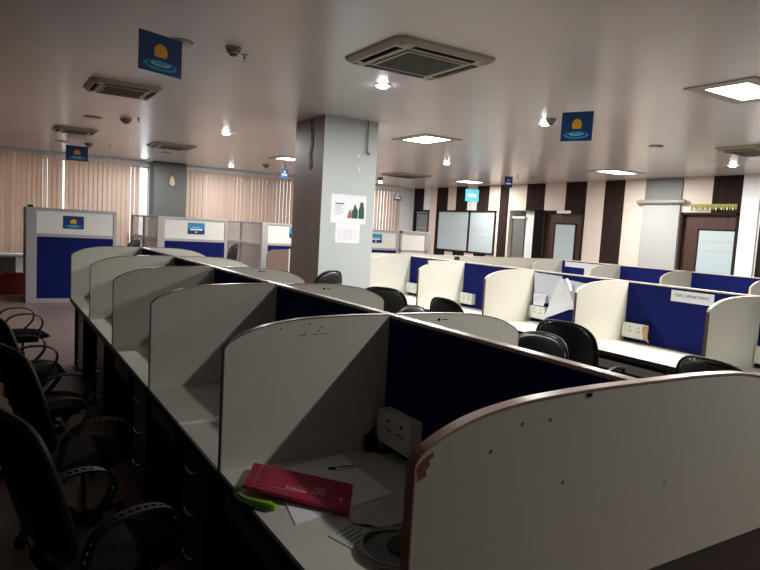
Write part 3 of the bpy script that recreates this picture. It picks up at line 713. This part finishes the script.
# ------------------------------------------------------------------ ceiling equipment
def cassette(c, sx, sy, label, slope=0):
    t = thing('ac_cassette', label, 'air conditioner', (c[0], c[1], CEIL), slope, 'ceiling air-conditioner cassettes')
    a, b = sx/2, sy/2
    # frame with rounded corners, sloping edge
    def rr(w_, h_, r): return [(x*(w_-r)+r*math.cos(t_), y*(h_-r)+r*math.sin(t_)) for (x, y, t0) in ((1, 1, 0), (-1, 1, PI/2), (-1, -1, PI), (1, -1, 3*PI/2)) for t_ in (t0, t0+PI/8, t0+PI/4, t0+3*PI/8, t0+PI/2)]
    o1, o2, o3 = rr(a, b, .09), rr(a-.012, b-.012, .08), rr(a-.05, b-.05, .05)
    vs = [(*p, 0) for p in o1]+[(*p, -.018) for p in o2]+[(*p, -.042) for p in o3]; n = len(o1)
    fs = [(k*n+i, k*n+(i+1) % n, (k+1)*n+(i+1) % n, (k+1)*n+i) for k in range(2) for i in range(n)]+[tuple(range(2*n, 3*n))]
    MB().add(vs, fs).build('frame', BEIGEP, t)
    s = MB(); g = .60
    for sg in (1, -1):
        s.box(-a*g, a*g, sg*b*.70, sg*b*.84, -.0435, -.041); s.box(sg*a*.70, sg*a*.84, -b*g, b*g, -.0435, -.041)
    s.build('air_slot', HOLE, t)
    v = MB()
    for sg in (1, -1):
        v.box(-a*g, a*g, sg*b*.735, sg*b*.75, -.052, -.043); v.box(sg*a*.735, sg*a*.75, -b*g, b*g, -.052, -.043)
    v.build('louvre', BEIGEP, t)
    gm = MB(); gm.box(-a*.60, a*.60, -b*.60, b*.60, -.052, -.041); pnl = gm.build('grille_panel', BEIGEP, t, bevel=.004)
    gr = MB()
    for k in range(15):
        y = -b*.52+k*b*1.04/14; gr.box(-a*.52, a*.52, y-.009, y+.009, -.056, -.052)
    gr.box(-a*.54, a*.54, -b*.54, b*.54, -.0535, -.0518); gr.build('grille', GRILL, pnl)
    c_ = MB()
    for x in (-1, 1):
        for y in (-1, 1): c_.lathe([(.03, -.044), (.02, -.050)], (x*a*.8, y*b*.8, 0), 12)
    c_.build('corner_cap', BEIGEP, t)
cassette((1.475, 3.335), .96, .90, 'nearest beige ceiling air conditioner with a dark square grille, above centre')
cassette((-.245, 6.6), .75, .74, 'ceiling air conditioner at the upper left beside the hanging sign')
cassette((-.27, 11.1), .69, .66, 'ceiling air conditioner far left, close to the small dark hanging sign')
cassette((1.52, 11.85), .82, .86, 'ceiling air conditioner in front of the far dark column')
cassette((7.42, 12.35), .98, 1.0, 'ceiling air conditioner just right of the big pillar, far back')
cassette((7.55, 3.87), .90, .65, 'ceiling air conditioner at the right edge near the second door')
def panel_light(c, sx, sy, label, power=PANEL_W, lampsize=1):
    t = thing('light_panel', label, 'ceiling light', (c[0], c[1], CEIL), 0, 'square ceiling light panels')
    a, b = sx/2, sy/2; fr = MB(); e = .12
    fr.box(-a, a, -b, -b+e, -.012, 0); fr.box(-a, a, b-e, b, -.012, 0); fr.box(-a, -a+e, -b+e, b-e, -.012, 0); fr.box(a-e, a, -b+e, b-e, -.012, 0); fr.build('frame', BEIGEP, t)
    MB().box(-a+e, a-e, -b+e, b-e, -.009, -.002).build('diffuser', LAMP, t)
    ld = bpy.data.lights.new('panel_lamp', 'AREA'); ld.shape = 'RECTANGLE'; ld.size = sx-.16; ld.size_y = sy-.16; ld.energy = power; ld.color = (1, .95, .88)
    l = bpy.data.objects.new('panel_lamp', ld); COL.objects.link(l); l.parent = t; l.location = (0, 0, -.02)
panel_light((4.18, 2.17), .85, .62, 'brightest square light panel at the upper right edge of view', PANEL_W*1.5)
panel_light((4.14, 6.93), .70, .88, 'square light panel above the right of the big pillar')
panel_light((9.4, 12.25), .8, .75, 'distant light panel above the frosted windows', PANEL_W)
panel_light((9.1, 7.33), .95, .66, 'light panel near the striped wall, above the dark stripes', PANEL_W)
panel_light((3.95, 11.75), .65, .7, 'light panel partly hidden by the left edge of the big pillar', PANEL_W*.8)
def downlight(c, label, power=DOWN_W):
    t = thing('downlight', label, 'ceiling light', (c[0], c[1], CEIL), 0, 'round compact ceiling downlights')
    MB().lathe([(.085, 0), (.085, -.006), (.06, -.012), (.052, -.008)], (0, 0, 0), 24).build('trim_ring', WPLAST, t, smooth=True)
    MB().lathe([(.05, -.004), (.058, -.016), (.045, -.026), (.002, -.029)], (0, 0, 0), 20).build('bulb', LAMPD, t, smooth=True)
    ld = bpy.data.lights.new('down_lamp', 'AREA'); ld.shape = 'DISK'; ld.size = .09; ld.energy = power; ld.color = (1, .985, .965)
    l = bpy.data.objects.new('down_lamp', ld); COL.objects.link(l); l.parent = t; l.location = (0, 0, -.040)
downlight((1.61, -.42), 'ceiling downlight out of view above the nearest desk bay', DOWN_W*.68)
downlight((1.76, 4.35), 'glaring downlight below left of the nearest air conditioner')
downlight((4.245, 4.60), 'glaring downlight left of the right-hand hanging sign')
downlight((6.30, 9.22), 'downlight between the two distant light panels, over the striped wall end')
downlight((9.03, 4.97), 'downlight at the far right before the second door')
downlight((1.726, 9.10), 'small downlight left of the pillar, above centre left', DOWN_W*1.3)
downlight((1.604, 14.9), 'small downlight just left of the far dark column', DOWN_W*.9)
downlight((3.76, 15.0), 'small downlight right of the far dark column', DOWN_W*.9)
downlight((8.4, 15.2), 'small distant downlight just right of the big pillar, over the blinds', DOWN_W*.6)
def detector(c, label, r=.055):
    t = thing('smoke_detector', label, 'smoke detector', (c[0], c[1], CEIL), 0, 'ceiling smoke detectors')
    MB().lathe([(r, 0), (r, -.014), (r*.85, -.02), (r*.8, -.045), (r*.55, -.055)], (0, 0, 0), 20).build('housing', mat('old_white_plastic', (.22, .20, .175), .5), t, smooth=True)
    MB().lathe([(r*.5, -.055), (r*.45, -.066), (.003, -.068)], (0, 0, 0), 16).build('sensor_cap', GRILL, t, smooth=True)
def sprinkler(c, label):
    t = thing('sprinkler_head', label, 'sprinkler', (c[0], c[1], CEIL), 0, 'ceiling sprinkler heads')
    MB().lathe([(.03, 0), (.026, -.006), (.008, -.008), (.007, -.03), (.010, -.034)], (0, 0, 0), 14).build('body', STEEL, t, smooth=True)
    q = MB(); q.tube([(-.008, 0, -.03), (-.014, 0, -.045), (0, 0, -.062)], .0022, 6); q.tube([(.008, 0, -.03), (.014, 0, -.045), (0, 0, -.062)], .0022, 6); q.build('yoke', STEEL, t)
    MB().lathe([(.016, -.060), (.016, -.063)], (0, 0, 0), 14).build('deflector', STEEL, t)
detector((.19, 4.12), 'smoke detector right of the upper left hanging sign', .065)
sprinkler((.335, 4.27), 'sprinkler head next to the smoke detector near the upper left sign')
detector((.196, 9.015), 'smoke detector between the left ceiling air conditioners', .085); sprinkler((.33, 8.8), 'sprinkler head below the upper left air conditioner')
detector((0.20, 13.3), 'tiny smoke detector just above the small dark sign', .08); sprinkler((.55, 12.9), 'tiny sprinkler head near the left blinds')
detector((4.2, 13.7), 'tiny smoke detector left of the light panel by the pillar', .085); sprinkler((4.5, 13.2), 'tiny sprinkler head left of the light panel by the pillar')
detector((4.10, 4.37), 'smoke detector half hidden behind the right-hand hanging sign', .06)
detector((7.6, 13.9), 'distant smoke detector below the far air conditioner right of the pillar', .09)
sprinkler((8.75, 9.75), 'left one of two distant sprinkler heads before the striped wall'); sprinkler((9.05, 9.55), 'right one of two distant sprinkler heads before the striped wall')
def disc(c, r, label):
    t = thing('ceiling_speaker', label, 'ceiling speaker', (c[0], c[1], CEIL), 0, 'round ceiling speakers')
    MB().lathe([(r, 0), (r, -.006), (r*.85, -.014)], (0, 0, 0), 26).build('rim', mat('old_white_plastic', (.22, .20, .175), .5), t, smooth=True)
    MB().lathe([(r*.78, -.013), (r*.5, -.017), (.01, -.018)], (0, 0, 0), 22).build('mesh_cover', CASEG, t, smooth=True)
disc((-.195, 4.26), .10, 'round speaker disc behind the upper left hanging sign')
disc((-.22, 9.26), .13, 'round speaker disc left of a smoke detector on the left')
disc((6.55, 4.69), .10, 'round disc on the ceiling between the two right light panels')
disc((-.3, 13.4), .12, 'distant round speaker disc near the left blinds')
disc((1.78, 13.4), .13, 'distant round speaker disc below the air conditioner by the far column')

# ------------------------------------------------------------------ wall extras
t = thing('projection_screen', 'grey screen with a horizontal tube case hanging before the grey wall pier', 'projection screen', (XR-.09, 7.2, 2.585))
q = MB(); q.tube([(0, -.56, 0), (0, -.52, 0), (0, .52, 0), (0, .56, 0)], [.035, .05, .05, .035], 14); q.build('case', CASEG, t, smooth=True)
MB().box(.035, .038, -.42, .44, -1.60, -.03).build('fabric', SCRN, t); MB().box(.03, .045, -.42, .44, -1.62, -1.60).build('weight_bar', CASEG, t)
t = thing('door_garland', 'gold and green hanging garland over the second door', 'garland', (XR-.045, 6.08, 2.50))
MB().box(-.01, .01, -.46, .46, -.01, .035).build('gold_band', GOLDM, t)
q = MB(); w_ = MB(); rnd = random.Random(3)
for k in range(17):
    y = -.44+k*.055; l = .07+.05*rnd.random()
    q.prism([(y-.022, -.01), (y+.022, -.01), (y+.016, -l*.6), (y, -l), (y-.016, -l*.6)], -.008, .0, 'x')
    if k % 2: MB().box(-.012, -.008, y-.016, y+.012, -.075, -.03).build('pale_flower', mat('garland_pale', (.62, .62, .42), .7), t)
q.build('leaf_tassels', GARL, t)
t = thing('hanging_ornament', 'tan leaf-shaped ornament on the far dark column', 'ornament', (2.47, 15.78, 2.75))
MB().prism([(0, 0), (-.05, -.08), (-.07, -.2), (-.03, -.27), (.04, -.27), (.08, -.2), (.05, -.08)], -.015, 0).build('ornament_body', mat('ornament_tan', (.36, .27, .17), .7), t); 
q = MB(); q.tube([(0, -.005, 0), (-.02, -.005, .09)], .006, 6); q.build('string', BLACKP, t)
o = MB().box(-.42, .42, -.5, .5, 0, .56)
lc = thing('low_cabinet', 'low dark cabinet under the left window sill', 'cabinet', (-1.45, 15.4, 0))
MB().box(-.5, .42, -.25, .3, .05, .60).build('body', mat('grey_cabinet', (.07, .07, .07), .6), lc); MB().box(-.52, .44, -.27, .32, .60, .63).build('top', mat('cabinet_top', (.30, .30, .29), .4), lc)
MB().box(-.5, -.04, -.262, -.25, .07, .58).build('door', GRILL, lc); MB().box(-.02, .41, -.262, -.25, .07, .58).build('door', GRILL, lc); MB().box(-.48, .40, -.24, .28, 0, .05).build('plinth', HOLE, lc)
t = thing('red_crate', 'dull red plastic crate on the floor at the far left', 'crate', (-1.15, 13.2, 0))
c = MB(); c.box(-.2, .2, -.15, .15, 0, .02)
for (a0, a1, b0, b1) in ((-.2, .2, -.15, -.135), (-.2, .2, .135, .15), (-.2, -.185, -.135, .135), (.185, .2, -.135, .135)): c.box(a0, a1, b0, b1, .02, .40)
c.build('crate_body', REDC, t); r = MB()
for (a0, a1, b0, b1) in ((-.215, .215, -.165, -.15), (-.215, .215, .15, .165), (-.215, -.2, -.15, .15), (.2, .215, -.15, .15)): r.box(a0, a1, b0, b1, .36, .41)
r.build('rim', REDC, t)

# ------------------------------------------------------------------ chairs
def star_base(t, chrome=False, h=.30):
    hub = MB(); hub.lathe([(.032, .085), (.04, .10), (.035, .135), (.025, .14)], (0, 0, 0), 14); hub.build('hub', BLACKP, t, smooth=True)
    g = MB(); g.lathe([(.024, .13), (.024, .27), (.016, .275), (.016, .40)], (0, 0, 0), 12); g.build('gas_lift', CHROME, t, smooth=True)
    for k in range(5):
        a = 2*PI*k/5+.3; d = Vector((math.cos(a), math.sin(a), 0))
        l = MB(); l.tube([d*.02+Vector((0, 0, .105)), d*.15+Vector((0, 0, .095)), d*.27+Vector((0, 0, .075))], [.024, .019, .014], 8); lo = l.build('base_leg', BLACKP, t, smooth=True)
        c = MB(); p = d*.275; s_ = Vector((-d.y, d.x, 0))
        for sg in (-1, 1):
            cc = p+s_*.014*sg; vs = []; n = 12
            for e in (-.008, .008):
                for i in range(n): vs.append(cc+s_*e+d*(.026*math.cos(2*PI*i/n))+Vector((0, 0, .027+.026*math.sin(2*PI*i/n))))
            c.add(vs, [tuple(range(n))[::-1], tuple(range(n, 2*n))]+[(i, (i+1) % n, n+(i+1) % n, n+i) for i in range(n)])
        c.tube([p+Vector((0, 0, .03)), p+Vector((0, 0, .078))], .007, 6); c.build('castor', BLACKP, lo)
def pad(mb, w_, h_, th, place, ex=3.2, n=14, dome=.4, mi=0):
    """cushion: squircle outline w_ x h_, thickness th; place(u, v, n) -> 3D"""
    def sq(a, b):
        r = max(abs(a), abs(b)); 
        if r == 0: return 0, 0
        k = r/((abs(a)**ex+abs(b)**ex)**(1/ex)); return a*k, b*k
    vs = []; idx = {}
    for side in (0, 1):
        for j in range(n+1):
            for i in range(n+1):
                a, b = 2*i/n-1, 2*j/n-1; u, v = sq(a, b); r = min(1, max(abs(a), abs(b)))
                e = max(0, 1-r**4)**.5
                d = th/2*(e*(1-dome)+dome*max(0, 1-r*r))*(1 if side == 0 else -1)
                idx[side, i, j] = len(vs); vs.append(place(u*w_/2, v*h_/2, d))
    fs = []
    for side in (0, 1):
        for j in range(n):
            for i in range(n):
                q = [idx[side, i, j], idx[side, i+1, j], idx[side, i+1, j+1], idx[side, i, j+1]]; fs.append(q if side == 0 else q[::-1])
    mb.add(vs, fs, mi)
def weld(o):
    bm = bmesh.new(); bm.from_mesh(o.data); bmesh.ops.remove_doubles(bm, verts=bm.verts, dist=.0004); bmesh.ops.recalc_face_normals(bm, faces=bm.faces); bm.to_mesh(o.data); bm.free()
    for p in o.data.polygons: p.use_smooth = True
def loop_arm(yc, holes=True):
    """flat perforated loop band in the xz plane, width across y"""
    pts = []
    key = [(-.2+(a+.2)*.8, b) for a, b in [(-.20, .47), (-.185, .56), (-.15, .63), (-.08, .668), (.02, .680), (.12, .672), (.19, .645), (.215, .60), (.20, .55), (.15, .50), (.10, .46)]]
    for i in range(len(key)-1):
        p0 = key[max(i-1, 0)]; p1 = key[i]; p2 = key[i+1]; p3 = key[min(i+2, len(key)-1)]
        for k in range(4):
            t_ = k/4; f = lambda a, b, c, d: .5*(2*b+(c-a)*t_+(2*a-5*b+4*c-d)*t_**2+(3*b-a-3*c+d)*t_**3)
            pts.append(Vector((f(p0[0], p1[0], p2[0], p3[0]), 0, f(p0[1], p1[1], p2[1], p3[1]))))
    pts.append(Vector((key[-1][0], 0, key[-1][1])))
    L = [0]
    for a, b in zip(pts, pts[1:]): L.append(L[-1]+(b-a).length)
    def at(s):
        s = min(max(s, 0), L[-1]-1e-6)
        for i in range(len(L)-1):
            if L[i+1] > s: break
        k = (s-L[i])/(L[i+1]-L[i]); p = pts[i].lerp(pts[i+1], k); d = (pts[i+1]-pts[i]).normalized()
        return p, Vector((-d.z, 0, d.x))
    nc = 24; step = L[-1]/nc; hw = .027; th = .008; mb = MB()
    def P(s, t_, n_): p, nn = at(s); return p+nn*n_+Vector((0, yc+t_, 0))
    for c in range(nc):
        s0 = c*step; cs = s0+step/2; hole = holes and 3 <= c < nc-3; n = 12
        sq_ = [(1, 0), (1, .58), (1, 1), (0, 1), (-1, 1), (-1, .58), (-1, 0), (-1, -.58), (-1, -1), (0, -1), (1, -1), (1, -.58)]
        outer = [(cs+a*step/2, b*hw) for a, b in sq_]
        inner = [(cs+.0095*math.cos(2*PI*i/12), .0105*math.sin(2*PI*i/12)) for i in range(12)]
        if hole:
            vs = [P(s, t_, 0) for s, t_ in outer]+[P(s, t_, 0) for s, t_ in inner]+[P(s, t_, th) for s, t_ in outer]+[P(s, t_, th) for s, t_ in inner]
            fs = []
            for i in range(12):
                j = (i+1) % 12; fs += [(i, j, 12+j, 12+i), (24+j, 24+i, 36+i, 36+j), (12+i, 12+j, 36+j, 36+i)]
                if abs(outer[i][1]) > hw*.99 and abs(outer[j][1]) > hw*.99 : fs.append((j, i, 24+i, 24+j))
            mb.add(vs, fs)
        else:
            vs = [P(s0, -hw, 0), P(s0+step, -hw, 0), P(s0+step, hw, 0), P(s0, hw, 0), P(s0, -hw, th), P(s0+step, -hw, th), P(s0+step, hw, th), P(s0, hw, th)]
            mb.add(vs, [(0,1,2,3),(7,6,5,4),(0,4,5,1),(3,2,6,7)])
    return mb
def mesh_chair(label, loc, rz, grp):
    t = thing('office_chair', label, 'office chair', loc, rz, grp)
    star_base(t)
    s = MB(); pad(s, .46, .47, .075, lambda u, v, d: Vector((u+.0, v, .455+d-.02*(u/.23)**2*(1 if u > 0 else 0)))); so = s.build('seat', SEATF, t); weld(so)
    MB().box(-.12, .12, -.12, .12, .385, .415).build('seat_plate', BLACKP, t)
    # backrest: tube frame and taut mesh, leaning back towards -x
    def bp(y, z): return Vector((-.18-.26*(z-.5)-.03*math.cos(y*5), y, z))
    out = []
    for k in range(40):
        a = 2*PI*k/40; ca, sa = math.cos(a), math.sin(a); r = 1/((abs(ca)**4+abs(sa)**4)**.25); out.append(bp(.225*ca*r*(1-.06*sa), .79+.24*sa*r))
    f_ = MB(); f_.tube(out, .014, 8, closed=True); bf = f_.build('back_frame', BLACKP, t, smooth=True)
    mm = MB(); pad(mm, .43, .46, .012, lambda u, v, d: bp(u, .79+v)+Vector((d, 0, 0)), ex=4, n=12); mo = mm.build('back_mesh', BLACKF, t); weld(mo)
    b_ = MB(); b_.tube([(-.05, 0, .40), (-.20, 0, .395), (-.215, 0, .43), (-.235, 0, .56), (-.275, 0, .70)], .017, 8); b_.build('back_strut', BLACKP, t, smooth=True)
    for sg in (-1, 1):
        loop_arm(sg*.225).build('armrest', BLACKP, t)
        for pth in ([(-.15, sg*.1, .40), (-.17, sg*.2, .41), (-.19, sg*.225, .48)], [(.03, sg*.1, .40), (.035, sg*.2, .41), (.04, sg*.225, .465)]): MB().tube(pth, .010, 6).build('arm_bracket', BLACKP, t, smooth=True)
    return t
def pad_chair(label, loc, rz, grp):
    t = thing('padded_chair', label, 'padded office chair', loc, rz, grp)
    star_base(t)
    s = MB(); pad(s, .48, .48, .10, lambda u, v, d: Vector((u, v, .46+d))); so = s.build('seat', LEATH, t); weld(so)
    MB().box(-.12, .12, -.12, .12, .385, .415).build('seat_plate', BLACKP, t)
    def bp(y, z, d=0): return Vector((-.25-.14*(z-.5)+.10*(abs(y)/.24)**2*.55+d, y*(1-.12*max(0, z-.75)), z))
    b = MB(); pad(b, .49, .46, .075, lambda u, v, d: bp(u, .77+v, d), ex=3.0, n=16); bo = b.build('backrest', LEATH, t); weld(bo)
    # hard outer shell rim behind the cushion
    out = []
    for k in range(44):
        a = 2*PI*k/44; ca, sa = math.cos(a), math.sin(a); r = 1/((abs(ca)**3+abs(sa)**3)**(1/3)); out.append(bp(.247*ca*r, .77+.232*sa*r, -.012))
    f_ = MB(); f_.tube(out, .009, 8, closed=True); f_.build('back_piping', BLACKP, t, smooth=True)
    q = MB(); q.tube([(-.05, 0, .40), (-.22, 0, .39), (-.30, 0, .45), (-.315, 0, .62)], .018, 8); q.build('back_strut', BLACKP, t, smooth=True)
    for sg in (-1, 1):
        q = MB(); q.tube([(-.14, sg*.24, .43), (-.17, sg*.27, .55), (-.13, sg*.275, .655), (0, sg*.275, .675), (.14, sg*.275, .655), (.17, sg*.27, .60), (.10, sg*.25, .44)], .014, 8); q.build('armrest', BLACKP, t, smooth=True)
    return t
G1 = 'black mesh chairs along the left of the nearest desk row'
m0 = mesh_chair('nearest black mesh chair at the lower left, its back filling the corner', (-1.16, .32, 0), .25, G1); register(m0)
for (x, y, r, l) in ((-1.11, 1.36, .33, 'second black chair on the left, loop arms just below the crimson folder bay'),
                     (-1.08, 2.42, .3, 'third black chair on the left, opposite the second divider'),
                     (-1.14, 3.42, .3, 'black chair on the left between the third and the fourth, opposite the third divider'),
                     (-1.22, 4.38, .12, 'fourth black chair on the left, perforated loop arms against the floor'),
                     (-1.22, 6.0, .12, 'farthest black chair on the left with perforated loop arms')):
    dup(m0, (x, y, 0), r, l, G1)
G2 = 'black padded chairs in the aisle'
p0 = pad_chair('black padded chair between the screen and the papers bay, rear one of the pair', (2.64, 2.43, 0), .2, G2); register(p0); p0.scale = (1, 1.12, 1.04)
for (x, y, r, sz, l, g) in ((1.69, 2.22, 3.2, .98, 'lower black padded chair in front of the pair by the pinned papers', G2),
                     (2.48, 1.04, -.1, 1.02, 'black padded chair at the right edge facing the notice bay', G2),
                     (2.54, 3.80, .1, 1.05, 'black padded chair between the two stepped cream dividers', G2),
                     (2.48, 5.13, .75, 1.03, 'black padded chair right of the pillar foot', G2),
                     (1.82, 4.08, 3.1, .93, 'low black chair whose arched top shows right of the pillar foot', G2),
                     (1.72, 5.66, 1.95, 1.17, 'black chair right in front of the pillar foot', G2),
                     (.74, 12.5, PI-.7, 1.18, 'distant black chair showing left of the glazed cubicle before the column', 'distant black chairs by the cubicles'),
                     (2.68, 12.15, PI-.7, 1.18, 'distant black chair before the gap between the two glazed cubicles', 'distant black chairs by the cubicles')):
    d = dup(p0, (x, y, 0), r, l, g); d.scale = (1, 1.12 if sz < 1.04 else 1, sz)
